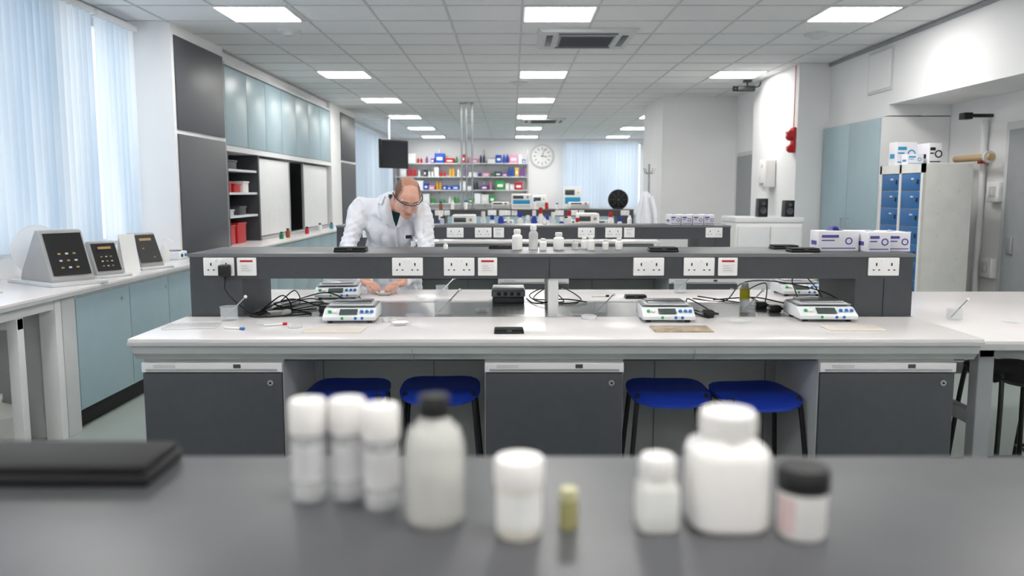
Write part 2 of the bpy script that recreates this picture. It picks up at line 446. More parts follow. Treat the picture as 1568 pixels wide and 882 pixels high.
b.box(XL+.001,XL+.03,8.92,14.04,.9,1.93,M_blackg); b.box(XL+.001,-3.07,8.92,8.97,.9,1.93,M_dark); b.box(XL+.001,-3.08,10.05,10.1,.9,1.93,M_dark)
for z in (1.2,1.46,1.72): b.box(XL+.03,-3.1,8.97,10.05,z,z+.025,M_white)
b.done()
b=B('sliding_whiteboard')
for y0,y1,x in ((10.12,11.5,-3.1),(12.35,13.95,-3.12)):
    b.box(x-.02,x,y0,y1,.95,1.9,M_white,.003); b.box(x-.022,x+.008,y0-.01,y0+.02,.94,1.91,M_alu); b.box(x-.022,x+.008,y1-.02,y1+.01,.94,1.91,M_alu)
b.box(-3.14,-3.08,10.1,14.03,.905,.94,M_alu); b.done()
b=B('shelf_storage_box')
for (y,z,wd,hh,m) in ((9.2,.9,.24,.22,M_red),(9.55,.9,.3,.24,M_red),(9.15,1.485,.2,.12,M_red),(9.45,1.485,.22,.1,M_red),(9.75,1.485,.2,.13,M_wpl),(9.3,1.745,.3,.1,M_dark),(9.6,1.225,.25,.1,M_dark),(9.2,1.225,.2,.07,M_lgrey)):
    b.box(-3.38,-3.14,y-wd/2,y+wd/2,z,z+hh,m,.006); b.box(-3.39,-3.13,y-wd/2-.006,y+wd/2+.006,z+hh-.02,z+hh,m,.004)
b.done()

M_flask=[mat('flask_amber',(150,80,30),.3),mat('bottle_green',(40,130,80),.35),M_wpl,M_red,mat('bottle_teal',(60,140,160),.35),M_yel]
def bottle(name,X,Y,z,r,h,body,cap,capf=.6,neck=.18,sq=0,label=None,seg=28):
    b=B(name,(X,Y,z)); hc=h*neck; sh=h-hc
    b.lathe((0,0,0),[(0,0),(r*.9,0),(r,r*.12),(r,sh*.78),(r*.93,sh*.86),(r*capf*.85,sh*.97),(r*capf*.8,sh+.001),(0,sh+.001)],body,seg,sq=sq)
    b.lathe((0,0,0),[(0,sh*.985),(r*capf,sh*.985),(r*capf*1.02,sh+hc*.1),(r*capf*1.02,h-hc*.12),(r*capf*.92,h),(0,h)],cap,seg)
    for k in range(12):
        a=k*math.pi/6; b.box(-.0012,.0012,-.001,.001,sh+hc*.1,h-hc*.2,cap,0,Matrix.Translation((math.cos(a)*r*capf*1.03,math.sin(a)*r*capf*1.03,0)))
    if label: b.lathe((0,0,0),[(r*1.01,h*.18),(r*1.015,h*.2),(r*1.015,h*.55),(r*1.01,h*.57)],label,seg,sq=sq)
    return b.done()
for y,h,k in ((10.4,.09,1),(10.7,.12,0),(11.7,.1,3),(12.5,.12,2),(13.3,.1,4)):
    bottle('reagent_bottle',-2.92,y,.9,.028,h,M_flask[k],M_black)

# digital consoles on left bench
M_orange=mat('led_orange',(165,135,85),.4,emis=.05)
def console(X,Y,s,rot,disc=False):
    b=B('digital_rotary_evaporator_console' if disc else 'digital_hotplate_console',(X,Y,.9),rot)
    pr=[(-.17*s,.0),(.17*s,0),(.17*s,.03*s),(.055*s,.285*s),(.02*s,.29*s),(-.15*s,.06*s)]
    b.prism(pr,'y',-.115*s,.115*s,M_casing,bev=.006)
    p0=Vector((.168*s,0,.036*s)); p1=Vector((.06*s,0,.276*s)); d=(p1-p0).normalized(); nn=Vector((d.z,0,-d.x))
    def pt(u,v,o): 
        q=p0.lerp(p1,v)+nn*o; return Vector((q.x,u*s,q.z))
    def plate(u0,u1,v0,v1,o,m):
        b.grid(lambda a,c: pt(u0+(u1-u0)*a, v0+(v1-v0)*c, o),1,1,m,thick=-.004)
    plate(-.1,.1,.06,.97,.006,M_black)
    for i in range(3):
        for j in range(3): plate(-.052+.04*i,-.037+.04*i,.2+.15*j,.235+.15*j,.009,M_orange if (i+j)%2==0 else M_lgrey)
    plate(-.055,.055,.77,.85,.009,M_orange)
    b.box(-.24*s,.24*s,-.15*s,.15*s,0,.018*s,M_lgrey,.004)
    b.lathe((-.2*s,0,.018*s),[(0,0),(.05*s,0),(.05*s,.02),(0,.025)],M_steel)
    if disc:
        Mx=Matrix.Rotation(R(90),4,'Y')
        b.lathe((-.2*s,0,.17*s),[(0,-.012),(.13*s,-.012),(.14*s,0),(.13*s,.006),(0,.008)],M_clear,36,Mx)
        b.cyl((-.26*s,0,.17*s),(-.06*s,0,.17*s),.018,M_steel)
    b.done()
console(-2.98,5.35,1.2,-.6,True); console(-2.93,5.80,.85,-.6); console(-2.93,6.42,.95,-.5)
B('folded_notice_card',(-2.86,6.08,.9),-.4).prism([(-.05,0),(-.045,0),(.003,.27),(.05,0),(.055,0),(.005,.28),(.0,.28)],'y',-.07,.07,M_paper).box(-.02,.045,-.05,.05,.0,.008,M_paper).done()
B('wash_bottle',(-2.95,6.95,.9)).lathe((0,0,0),[(0,0),(.04,0),(.042,.01),(.042,.09),(.02,.13),(0,.13)],M_wmilk).cyl((0,0,.125),(0,0,.15),.02,M_wpl).tube([(0,0,.15),(0,0,.19),(.03,-.01,.2),(.08,-.02,.17)],.004,M_wpl).done()
B('magnetic_stirrer',(-3.0,7.25,.9)).box(-.09,.09,-.09,.09,0,.07,M_balance,.01).lathe((0,0,.07),[(0,0),(.07,0),(.07,.012),(0,.012)],M_steel).cyl((.09,-.04,.035),(.1,-.04,.035),.014,M_black).cyl((.09,.04,.035),(.1,.04,.035),.014,M_btnb).done()
B('trailing_tube').tube([(-3.3,5.0,.91),(-3.2,4.9,.92),(-3.3,5.02,1.15),(-3.33,5.1,1.2),(-3.35,5.0,1.0),(-3.2,4.75,.91),(-3.0,4.8,.91)],.008,M_wmilk).done()

# ------------------------------------------------------------------ right side
b=B('tall_blue_cupboard'); b.box(3.72,4.395,8.375,9.9,0,2.24,M_lgrey); 
for y0,y1 in ((8.38,9.13),(9.138,9.89)): b.box(3.70,3.72,y0,y1,.08,2.23,M_blue,.002)
for y in (9.05,9.21): b.tube([(3.70,y,1.0),(3.67,y,1.0),(3.67,y,1.2),(3.70,y,1.2)],.006,M_alu,smooth=False)
b.box(3.71,4.395,8.362,8.376,0,2.24,M_wall); b.done()
b=B('locker_bank'); b.box(3.62,4.04,7.25,8.1,0,1.74,M_beige,.004)
b.box(3.60,3.625,7.25,7.29,0,1.74,M_beige); b.box(3.60,3.625,7.655,7.695,0,1.74,M_beige); b.box(3.60,3.625,8.06,8.1,0,1.74,M_beige); b.box(3.60,3.625,7.25,8.1,1.66,1.74,M_beige)
for y0,y1 in ((7.295,7.65),(7.7,8.055)):
    for k in range(10):
        z=.06+k*.16; b.box(3.605,3.622,y0,y1,z+.004,z+.156,M_lockb,.002); b.box(3.598,3.606,y0+.04,y0+.07,z+.06,z+.1,M_black,.001); b.box(3.6,3.606,y0+.12,y0+.17,z+.1,z+.115,M_lgrey)
for X in (3.75,3.93):
    for z in (.5,.7,.9,1.1,1.3,1.5): b.cyl((X,7.25,z),(X,7.247,z),.006,M_lgrey)
b.done()
M_box=mat('glove_box_card',(235,234,240),.6); M_pur=mat('print_purple',(92,82,165),.5); M_cyan=mat('print_cyan',(40,150,200),.5)
def glovebox(X,Y,z,wx,wy,h,rot=0,col=None,tissue=True):
    col=col or M_pur
    b=B('glove_box',(X,Y,z),rot); b.box(-wx/2,wx/2,-wy/2,wy/2,0,h,M_box,.003)
    b.box(-wx*.42,wx*.0,-wy/2-.001,-wy/2+.002,h*.66,h*.8,col); b.box(-wx*.42,wx*.42,-wy/2-.001,-wy/2+.002,h*.12,h*.17,col)
    b.box(-wx*.42,-wx*.1,-wy/2-.001,-wy/2+.002,h*.5,h*.56,col)
    b.lathe((wx*.25,-wy/2,h*.5),[(h*.12,0),(h*.12,.001),(h*.18,.001),(h*.18,0)],col,20,Matrix.Rotation(R(90),4,'X')); b.box(-wx/2-.001,-wx/2+.002,-wy*.3,wy*.3,h*.3,h*.5,col)
    b.lathe((0,0,h),[(wx*.2,0),(wx*.22,.001),(wx*.17,.002),(0,.002)],col,20)
    if tissue: b.grid(lambda u,v:((u-.5)*wx*.25,(v-.5)*.05+.01*math.sin(u*9),h+.001+.022*math.sin(u*math.pi)*(.6+.4*math.sin(v*7+u*5))),8,5,M_pur,.001)
    b.done()
glovebox(3.74,7.95,1.74,.2,.14,.22,.05,M_cyan,False); glovebox(3.91,7.8,1.74,.12,.24,.2,.05,M_black,False); glovebox(3.74,7.75,1.74,.15,.12,.1,0,M_cyan,False)
B('door_1').box(4.365,4.398,5.9,7.35,0,2.1,M_lgrey,.003).box(4.35,4.366,5.98,7.28,.02,2.03,M_grey,.002).box(4.33,4.351,7.12,7.2,.95,1.1,M_alu,.004).done()
B('vertical_pipe').cyl((4.36,7.68,0),(4.36,7.68,2.15),.028,M_white).box(4.33,4.398,7.64,7.72,1.75,1.82,M_red,.003).box(4.33,4.398,7.64,7.72,.5,.54,M_white,.003).done()
B('pipe_with_flange').cyl((4.25,7.35,1.8),(4.25,7.95,1.8),.03,mat('copper_lagging',(190,160,120),.5)).cyl((4.25,7.38,1.8),(4.25,7.41,1.8),.055,M_lgrey).cyl((4.25,7.6,1.8),(4.398,7.6,1.8),.02,M_alu).done()
B('wall_bracket_sensor').box(4.15,4.398,7.62,7.68,2.17,2.2,M_black,.004).box(4.12,4.2,7.6,7.7,2.15,2.21,M_black,.006).done()
for (y,z) in ((7.46,1.49),(7.5,.80)):
    B('wall_switch_box').box(4.34,4.398,y-.09,y+.09,z-.09,z+.09,M_wall,.006).box(4.335,4.342,y-.05,y+.05,z-.05,z+.05,M_lgrey,.002).box(4.33,4.336,y-.012,y+.012,z-.02,z+.02,M_white).done()
B('fire_alarm_bell',(3.399,10.02,2.1)).box(-.03,0,-.06,.06,-.14,.16,M_red,.006).lathe((-.03,0,.07),[(0,.07),(.04,.068),(.065,.045),(.07,0),(0,0)],M_red,28,Matrix.Rotation(R(-90),4,'Y')).lathe((-.03,0,-.09),[(0,.06),(.03,.055),(.05,.03),(.05,0),(0,0)],M_red,28,Matrix.Rotation(R(-90),4,'Y')).lathe((-.09,0,.07),[(0,.02),(.02,.018),(.025,0),(0,0)],M_wpl,20,Matrix.Rotation(R(-90),4,'Y')).tube([(-.012,0,.15),(-.012,0,.89)],.005,M_red,smooth=False).done()
B('paper_towel_dispenser',(3.398,10.8,1.55)).box(-.14,0,-.14,.14,0,.36,M_wpl,.02).box(-.145,-.13,-.08,.08,.03,.06,M_grey,.003).box(-.143,-.13,-.03,.03,.25,.3,M_lgrey,.003).box(-.1,-.09,-.1,.1,-.05,.01,M_paper).done()
b=B('undercounter_freezer',(2.77,9.15,0)); b.box(-.36,.36,-.3,.3,.04,1.16,M_wpl,.01); b.box(-.37,.37,-.31,.3,1.16,1.22,M_white,.01)
b.box(-.34,-.01,-.325,-.3,.1,1.12,M_white,.006); b.box(.01,.34,-.325,-.3,.1,1.12,M_white,.006); b.box(-.05,-.03,-.345,-.32,.6,.9,M_alu,.003); b.box(.03,.05,-.345,-.32,.6,.9,M_alu,.003)
for X in (-.3,.3):
    for Y in (-.24,.24): b.cyl((X,Y,0),(X,Y,.05),.02,M_black)
b.done()
for X,h in ((2.74,.2),(3.03,.18)):
    b=B('desktop_speaker',(X,9.05,1.22)); b.prism([(-.07,0),(.07,0),(.055,h),(-.07,h)],'x',-.05,.05,M_black,bev=.006)
    for z,r in ((h*.35,.035),(h*.75,.02)): b.lathe((0,-.068,z),[(0,.002),(r*.5,.004),(r,.008),(r*1.1,0),(0,0)],M_dark,20,Matrix.Rotation(R(90),4,'X'))
    b.done()
b=B('security_camera',(3.2,11.4,H)); b.box(-.05,.05,-.05,.05,-.03,-.001,M_black,.004); b.cyl((0,0,-.02),(0,0,-.09),.012,M_black); b.box(-.14,.1,-.05,.05,-.15,-.08,M_black,.012); b.cyl((-.13,0,-.115),(-.19,0,-.115),.03,M_blackg,.038); b.tube([(.08,0,-.1),(.16,0,-.08),(.18,0,-.02)],.008,M_black); b.done()
b=B('side_table'); b.box(1.96,3.5,3.42,5.15,.835,.865,M_top,.004); b.box(1.965,3.495,3.415,3.425,.825,.85,M_edge)
for X in (2.06,3.42):
    b.box(X-.035,X+.035,3.5,3.57,0,.835,M_grey,.005); b.box(X-.035,X+.035,4.95,5.02,0,.835,M_grey,.005); b.box(X-.025,X+.025,3.52,5.0,.46,.52,M_grey,.004); b.box(X-.03,X+.03,3.5,5.02,.78,.835,M_grey)
b.box(2.06,3.42,3.5,3.54,.78,.835,M_grey); b.box(2.06,3.42,4.96,5.0,.78,.835,M_grey); b.box(2.08,3.4,4.6,4.64,.46,.52,M_grey)
b.done()

# ------------------------------------------------------------------ far end
b=B('wall_shelving')
SH=(1.14,1.52,1.9,2.28)
for z in SH: b.box(-3.35,.45,YB-.4,YB-.02,z,z+.03,M_lgrey,.003)
for X in (-3.35,-2.1,-.8,.45): b.box(X-.02,X+.02,YB-.05,YB-.001,1.05,2.7,M_alu); 
for X in (-3.3,-2.1,-.8,.4):
    for z in SH: b.prism([(YB-.36,z),(YB-.02,z),(YB-.02,z-.1)],'x',X-.012,X+.012,M_lgrey)
b.done()
cols=[(40,90,190),(230,230,230),(190,40,50),(60,150,80),(120,70,150),(235,235,230),(225,170,60),(50,60,80),(30,80,180),(240,240,240),(180,200,215),(215,140,170),(30,80,190),(235,235,235)]
b=B('shelf_supplies')
for z in [q+.03 for q in SH]:
    x=-3.2
    while x<.3:
        wd=random.uniform(.08,.28); hh=random.uniform(.1,.28); c=random.choice(cols); m=mat('supply_%d_%d_%d'%c,c,.5)
        if random.random()<.94:
            if random.random()<.6:
                b.box(x,x+wd,YB-.36,YB-.1,z,z+hh,m,.008); b.box(x-.005,x+wd+.005,YB-.365,YB-.095,z+hh-.03,z+hh,m,.004); b.box(x+wd*.2,x+wd*.8,YB-.364,YB-.358,z+hh*.3,z+hh*.6,M_paper)
            else:
                for k in range(int(wd/.09)):
                    r=.035; b.lathe((x+.05+k*.09,YB-.25,z),[(0,0),(r,0),(r,hh*.7),(r*.5,hh*.85),(r*.5,hh),(0,hh)],m,14)
        x+=wd+.02
b.done()
b=B('back_counter'); b.box(-3.4,4.3,YB-.65,YB-.002,.87,.9,M_top); b.box(-3.4,4.3,YB-.6,YB-.002,.1,.87,M_white); b.box(-3.4,4.3,YB-.55,YB-.002,0,.1,M_black)
for k in range(12): b.box(-3.38+k*.64,-2.76+k*.64,YB-.62,YB-.6,.12,.85,M_blue,.002)
b.done()
Mx=Matrix.Rotation(R(90),4,'X')
b=B('wall_clock',(.87,YB-.001,2.52))
b.lathe((0,0,0),[(0,.03),(.30,.03),(.31,.04),(.34,.04),(.35,.02),(.35,0),(0,0)],M_lgrey,48,Mx); b.lathe((0,-.031,0),[(0,.003),(.29,.003),(.29,0),(0,0)],M_paper,48,Mx)
for k in range(12):
    a=k*math.pi/6; b.box(-.014,.014,-.038,-.033,.18,.25,M_grey,0,Matrix.Rotation(a,4,'Y'))
for a,l,wd in ((R(100),.15,.010),(R(20),.22,.007)): b.box(-wd,wd,-.042,-.038,-.03,l,M_dark,0,Matrix.Rotation(a,4,'Y'))
b.lathe((0,-.035,0),[(0,.012),(.018,.01),(.02,0),(0,0)],M_black,20,Mx); b.done()
b=B('wall_television',(-2.42,17.0,2.26),1.0); b.box(-.43,.43,-.03,.03,-.29,.29,M_black,.01); b.box(-.40,.40,-.034,-.029,-.26,.26,mat('tv_screen',(18,20,26),.12)); b.box(-.15,.15,.03,.07,-.15,.15,M_dark,.005); b.cyl((0,.06,.0),(0,.12,.0),.03,M_lgrey); b.cyl((0,.12,-.02),(0,.12,.73),.02,M_lgrey); b.box(-.08,.08,.04,.2,.715,.738,M_lgrey); b.done()
b=B('service_poles')
for X in (-.86,-.78,-.68): b.cyl((X,14.2,1.2),(X,14.2,2.995),.016,M_steel); b.cyl((X,14.2,1.2),(X,14.2,1.22),.035,M_steel); b.cyl((X,14.2,2.97),(X,14.2,2.995),.035,M_steel)
b.done()
def instrument(name,X,Y,z,wx,wy,h,acc):
    b=B(name,(X,Y,z)); b.box(-wx/2,wx/2,-wy/2,wy/2,0,h,M_wpl,.02); b.box(-wx*.42,wx*.42,-wy/2-.006,-wy/2+.004,h*.35,h*.6,acc,.004)
    b.box(-wx*.42,wx*.1,-wy/2-.006,-wy/2+.004,h*.68,h*.88,M_lcd,.003); b.cyl((wx*.3,-wy/2,h*.78),(wx*.3,-wy/2-.015,h*.78),.02,M_grey); b.box(-wx*.44,wx*.44,-wy/2-.004,-wy/2+.004,.03,h*.28,M_lgrey,.004)
    for sx in (-1,1): b.cyl((sx*wx*.4,-wy*.3,-.0),(sx*wx*.4,-wy*.3,.02),.015,M_black)
    b.done()
instrument('benchtop_analyser',1.72,YB-.4,.9,.52,.42,.74,M_cyan); instrument('benchtop_analyser',.78,YB-.4,.9,.4,.42,.5,M_lgrey)
instrument('benchtop_analyser',.16,13.98,1.2,.34,.2,.26,M_cyan)
instrument('drying_oven',1.15,14.2,1.2,.35,.3,.12,M_lgrey); instrument('water_bath',-.2,14.35,1.2,.3,.2,.12,M_lgrey); instrument('water_bath',-.62,10.7,.9,.3,.3,.3,M_lgrey); instrument('water_bath',.98,10.7,.9,.28,.3,.32,M_grey)
b=B('desk_fan',(1.82,14.15,1.2)); b.lathe((0,0,.16),[(0,.05),(.08,.05),(.165,.03),(.175,0),(.165,-.03),(0,-.05)],M_blackg,32,Mx); b.lathe((0,0,0),[(0,0),(.09,0),(.08,.02),(0,.025)],M_black); b.lathe((0,-.05,.16),[(0,.004),(.02,.003),(.022,0),(0,0)],M_dark,20,Mx)
for k in range(8): b.box(-.004,.004,-.054,-.05,.05,.15,M_dark,0,Matrix.Translation((0,0,.16))@Matrix.Rotation(k*math.pi/4,4,'Y'))
b.done()
M_coat=mat('lab_coat_cotton',(232,234,241),.8,var=.03,scale=14,bump=.25,bscale=45)
b=B('coat_stand_with_lab_coat',(2.02,12.2,0)); b.cyl((0,0,0),(0,0,1.9),.015,M_steel); b.lathe((0,0,0),[(0,0),(.2,0),(.19,.02),(.03,.04),(0,.04)],M_dark)
for k in range(4):
    a=k*math.pi/2+.4; b.tube([(0,0,1.78),(.06*math.cos(a),.06*math.sin(a),1.76),(.1*math.cos(a),.1*math.sin(a),1.84)],.006,M_steel)
prof=[(.03,.6),(.17,.62),(.16,.8),(.15,1.0),(.13,1.2),(.1,1.36),(.07,1.46),(.03,1.5)]
t=bmesh.new(); rs=[]
for r,z in prof: rs.append([t.verts.new(((r*(1+.2*math.sin(5*a+z*3)+.12*math.sin(11*a)))*math.cos(a)*.8-.05+(1.5-z)*.05,(r*(1+.2*math.sin(5*a+z*3)))*math.sin(a)*.55,z)) for a in [2*math.pi*k/60 for k in range(60)]])
for A,C in zip(rs,rs[1:]):
    for k in range(60): t.faces.new((A[k],A[(k+1)%60],C[(k+1)%60],C[k]))
b.add(t,M_coat); b.tube([(-.1,-.03,1.42),(-.16,-.05,1.15),(-.15,-.04,.9)],.035,M_coat); b.tube([(.03,-.05,1.42),(.09,-.08,1.15),(.1,-.08,.85)],.035,M_coat); b.done()

def small(name,X,Y,z,r,h,i,clear=False):
    bottle(name,X,Y,z,r,h,M_clear if clear else M_wpl, [M_wpl,M_black,M_btnb,M_wpl][i%4], .62,.2,seg=18)
for i,(x_,y_,r,h) in enumerate(((.026,4.12,.026,.105),(.108,4.15,.024,.125),(.155,4.1,.018,.06),(.235,4.13,.027,.088),(.32,4.16,.017,.05),(.395,4.1,.018,.072),(.37,4.2,.017,.06),(.47,4.12,.016,.055),(.54,4.14,.019,.06),(-.34,4.2,.012,.03))):
    small('sample_bottle',x_,y_,1.2,r,h,0,i in (1,4))
WB=[(.1,.34),(.2,.3),(.28,.36),(.36,.4),(.44,.3),(.52,.34),(.62,.28),(.72,.36),(-.25,.3),(-.36,.35),(-.9,.3),(1.25,.34),(1.35,.28),(-.05,.28),(-.14,.36),(.82,.27)]
for i,(bt,hh) in enumerate(WB):
    bottle('wash_bottle',bt,10.3+.06*(i%3),.9,.038,hh,[M_wpl,M_clear,M_seat,M_wpl][i%4],[M_seat,M_wpl,M_wpl,M_red][i%4],seg=16)
for i in (1,3,8,9,12):
    bottle('sample_bottle',-1.2+.19*i+random.uniform(-.03,.03),7.38+random.uniform(-.06,.1),1.2,.02,.05+.03*random.random(),[M_wpl,M_clear][i%2],[M_wpl,M_black][i%2],seg=14)
for i in (0,1,2,6,8,9,10):
    bottle('reagent_bottle',-1.2+.2*i+random.uniform(-.04,.04),14.12+.02*random.random() if i==6 else 13.9,1.2,.03,.1+.08*random.random(),M_flask[i%6] if i%3==0 else M_wpl,[M_seat,M_wpl][i%2],seg=14)
for k in range(4): glovebox(1.45+k*.1,7.4,1.2,.092,.22,.09,0,M_pur,False)
for X in (-.2,.35,.75,1.2,-.75): instrument('benchtop_balance_unit',X,6.95,.9,.24,.26,.1,M_dark)
for X in (-.8,-.1,.45,1.0,1.5):
    instrument('hotplate_stirrer',X,13.65,.9,.26,.26,.13,M_cyan)

def pad(X,Y,z,wx,wy,h,rot=0):
    b=B('black_instrument_case',(X,Y,z),rot); b.box(-wx/2,wx/2,-wy/2,wy/2,0,h*.6,M_black,.003); b.box(-wx/2+.002,wx/2-.002,-wy/2+.002,wy/2-.002,h*.6,h,M_blackg,.004)
    b.box(-wx*.08,wx*.08,-wy/2-.002,-wy/2+.003,h*.45,h*.75,M_dark,.001); b.done()
pad(-.79,4.02,1.2,.155,.1,.022,.05); pad(-.06,4.25,1.2,.12,.08,.018); pad(.74,4.02,1.2,.14,.1,.022,-.04); pad(1.40,4.22,1.2,.13,.09,.02); pad(1.42,4.0,1.2,.14,.09,.02,.03)
pad(-.013,3.42,.9,.125,.07,.02,.03); pad(.69,4.55,.9,.12,.07,.02,0)
pad(-.545,.825,1.2,.37,.09,.022,0)
glovebox(1.61,4.1,1.2,.2,.115,.1); glovebox(1.775,4.08,1.2,.11,.22,.098,.03,None,False); glovebox(1.9,4.12,1.2,.105,.22,.095,-.05,None,False)

# ------------------------------------------------------------------ bench-top items
def balance(X,Y,rot=0,s=1.0):
    b=B('digital_balance',(X,Y,.9),rot)
    b.prism([(-.12*s,.012),(-.125*s,.03),(-.06*s,.062),(.11*s,.07),(.12*s,.02),(.11*s,.01)],'x',-.12*s,.12*s,M_balance,bev=.006)
    for X_ in (-.09,.09):
        for Y_ in (-.09,.09): b.cyl((X_*s,Y_*s,0),(X_*s,Y_*s,.02),.012,M_black)
    b.box(-.1*s,.1*s,-.05*s,.1*s,.068,.078,M_lgrey,.004); b.box(-.088*s,.088*s,-.04*s,.092*s,.079,.086,M_steel,.003)
    b.box(-.112*s,.112*s,-.055*s,.105*s,.07,.074,M_grey,.002)
    Mp=Matrix.Translation((0,-.094*s,.048))@Matrix.Rotation(R(26),4,'X')
    b.box(-.045*s,.035*s,-.02*s,.02*s,.0,.004,M_lcd,.001,Mp)
    for xx,m in ((-.09,M_btng),(-.068,M_wpl),(.055,M_btnb),(.078,M_btnb),(.1,M_btnb)): b.lathe((0,0,0),[(0,.007),(.007,.006),(.009,0),(0,0)],m,16,Mp@Matrix.Translation((xx*s,0,.002)))
    for xx,m in ((-.03,M_btng),(.03,M_btnb),(.06,M_btnb)): b.lathe((xx*s,-.122*s,.024),[(0,.004),(.007,.003),(.007,0),(0,0)],m,16,Mx)
    b.done()
balance(-.74,3.78,.03); balance(.715,3.80,-.02); balance(1.45,3.83,-.03,1.1)
balance(-.98,4.6,.1); balance(1.66,4.75,0)
b=B('metal_sample_block',(-.02,4.42,.9)); b.box(-.085,.085,-.08,.08,0,.03,M_dark,.004); b.box(-.09,.09,-.085,.085,.035,.07,M_grey,.006); b.box(-.08,.08,-.075,.075,.02,.04,M_black); b.box(-.085,.085,-.08,.08,.07,.082,M_lgrey,.004)
for k in range(4): b.box(-.06+k*.035,-.04+k*.035,-.088,-.084,.042,.06,M_black)
b.done()
def beaker(X,Y,z=.9,s=1.0,rod=True):
    b=B('glass_beaker_with_spatula',(X,Y,z)); r=.033*s; h=.05*s
    b.lathe((0,0,0),[(0,0),(r*.9,0),(r,.005),(r,h),(r*1.1,h+.004),(r*1.06,h+.005),(r*.94,h),(r*.94,.007),(0,.005)],M_glass,28)
    if rod:
        b.tube([(-r*.5,0,.01),(r*1.8,.01,h*1.75)],.003,M_steel,smooth=False); b.sph((r*1.9,.011,h*1.8),(.008,.004,.008),M_wpl,12)
    b.done()
for p in ((-1.31,3.76,1.2),(-.335,3.95,1.3),(.435,3.98,1.0),(1.16,4.0,1.2),(-.40,4.66,1.1),(.99,4.8,1.1)): beaker(p[0],p[1],.9,p[2])
beaker(2.18,4.0,.865,1.1)
def dish(X,Y,z=.9,r=.045):
    B('watch_glass',(X,Y,z)).lathe((0,0,0),[(0,0),(r*.5,.001),(r,.01),(r*1.02,.012),(r,.013),(r*.5,.004),(0,.003)],M_glass,28).done()
dish(-.46,3.85); dish(.32,3.9); dish(1.03,3.68); dish(-1.1,3.62); dish(2.4,3.9,.865); dish(-.15,4.05,.9,.035); dish(-.5,4.5,.9,.035); dish(.2,3.85,.9,.035)
def petri(X,Y,r=.045):
    B('petri_dish',(X,Y,.9)).lathe((0,0,0),[(0,0),(r,0),(r,.012),(r*1.04,.012),(r*1.04,.017),(r*.96,.016),(r*.96,.003),(0,.003)],M_clear,32).done()
petri(-.56,3.72,.035); petri(.36,3.8,.035); petri(-.95,3.55,.03)
def boat(X,Y,rot):
    B('weighing_boat',(X,Y,.9),rot).lathe((0,0,0),[(0,0),(.02,0),(.034,.014),(.038,.014),(.033,.012),(.019,.002),(0,.002)],M_wpl,24,sq=4).done()
boat(-.5,3.62,.3); boat(.95,3.98,.1); boat(-1.15,3.95,.5)
M_marble=mat('brown_stone_tile',(176,158,136),.3,var=.4,scale=22); M_pale=mat('pale_ceramic_tile',(232,222,212),.35)
def tile(X,Y,m,wx=.25,wy=.15,rot=0): B('weighing_tile',(X,Y,.9),rot).box(-wx/2,wx/2,-wy/2,wy/2,0,.006,m,.002).done()
tile(.73,3.50,M_marble); tile(-.76,3.48,M_pale); tile(1.48,3.52,M_pale,.24,.13)
B('plastic_tray',(-1.40,3.58,.9),.15).box(-.12,.1,-.08,.08,0,.003,M_glass,.001).tube([(-.12,-.08,.006),(.1,-.08,.006),(.1,.08,.006),(-.12,.08,.006),(-.12,-.08,.006)],.003,M_clear,smooth=False).done()
b=B('yellow_wrapped_vial',(1.215,4.25,.9)); b.lathe((0,0,0),[(0,0),(.024,0),(.024,.09),(.02,.1),(0,.1)],M_wpl,24); b.lathe((0,0,0),[(.0245,.03),(.0255,.03),(.0255,.09),(.0245,.09)],M_yel,24); b.cyl((0,0,.1),(0,0,.12),.018,M_wpl); b.done()
for X,Y,a,m in ((-1.05,3.6,.5,M_red),(-1.2,3.5,-.3,M_btnb),(.5,4.6,.2,M_black)):
    B('marker_pen',(X,Y,.906),a).tube([(-.05,0,0),(.03,0,0)],.005,M_wpl,smooth=False).tube([(.03,0,0),(.05,0,0)],.006,m,smooth=False).done()
def cable(pts,r=.0034): B('power_cable').tube(pts,r,M_blackg,seg=8,sub=8).done()
b=B('mains_plug',(-1.355,3.874,1.125)); b.box(-.026,.026,-.045,0,-.03,.025,M_black,.008); b.cyl((0,-.02,-.028),(0,-.02,-.05),.008,M_black,.006); b.done()
z=.905
cable([(-1.355,3.855,1.08),(-1.35,3.84,1.03),(-1.28,3.80,.97),(-1.22,3.9,z),(-1.2,4.2,z),(-1.12,4.5,z),(-1.0,4.3,z),(-1.1,4.05,z),(-.95,4.1,z),(-.78,4.05,z),(-.72,3.9,.93)])
cable([(-1.25,4.4,z),(-1.2,4.5,.95),(-1.12,4.25,z),(-1.25,3.95,z),(-1.2,3.82,z),(-.98,3.92,z),(-1.05,4.02,z),(-1.2,4.1,.93),(-1.18,4.45,z),(-1.0,4.4,.95),(-.85,4.3,z),(-.78,4.1,z)])
cable([(-1.2,4.1,z),(-1.05,4.35,z),(-.9,4.2,z),(-.82,4.4,z),(-.9,4.62,.93)])
cable([(-1.24,4.0,z),(-1.16,4.12,.97),(-1.08,4.0,z),(-1.1,3.86,z),(-1.22,3.88,z),(-1.15,4.2,.94),(-.98,4.18,z)])
for X,Y in ((-.92,4.0),(1.27,4.15),(.93,3.85),(1.3,4.02)):
    B('mains_plug',(X,Y,.9)).box(-.025,.025,-.03,.03,0,.035,M_black,.008).cyl((.02,0,.018),(.05,0,.015),.008,M_black,.005).box(-.04,-.024,-.004,.004,.015,.022,M_alu).done()
cable([(.08,4.5,z),(.12,4.3,z),(.2,4.25,.92),(.28,4.4,z),(.2,4.7,.94),(.1,4.65,z),(.16,4.35,z),(.3,4.3,z),(.38,4.5,z),(.25,4.75,.95),(.12,4.5,z),(.3,4.35,.92),(.4,4.35,z)])
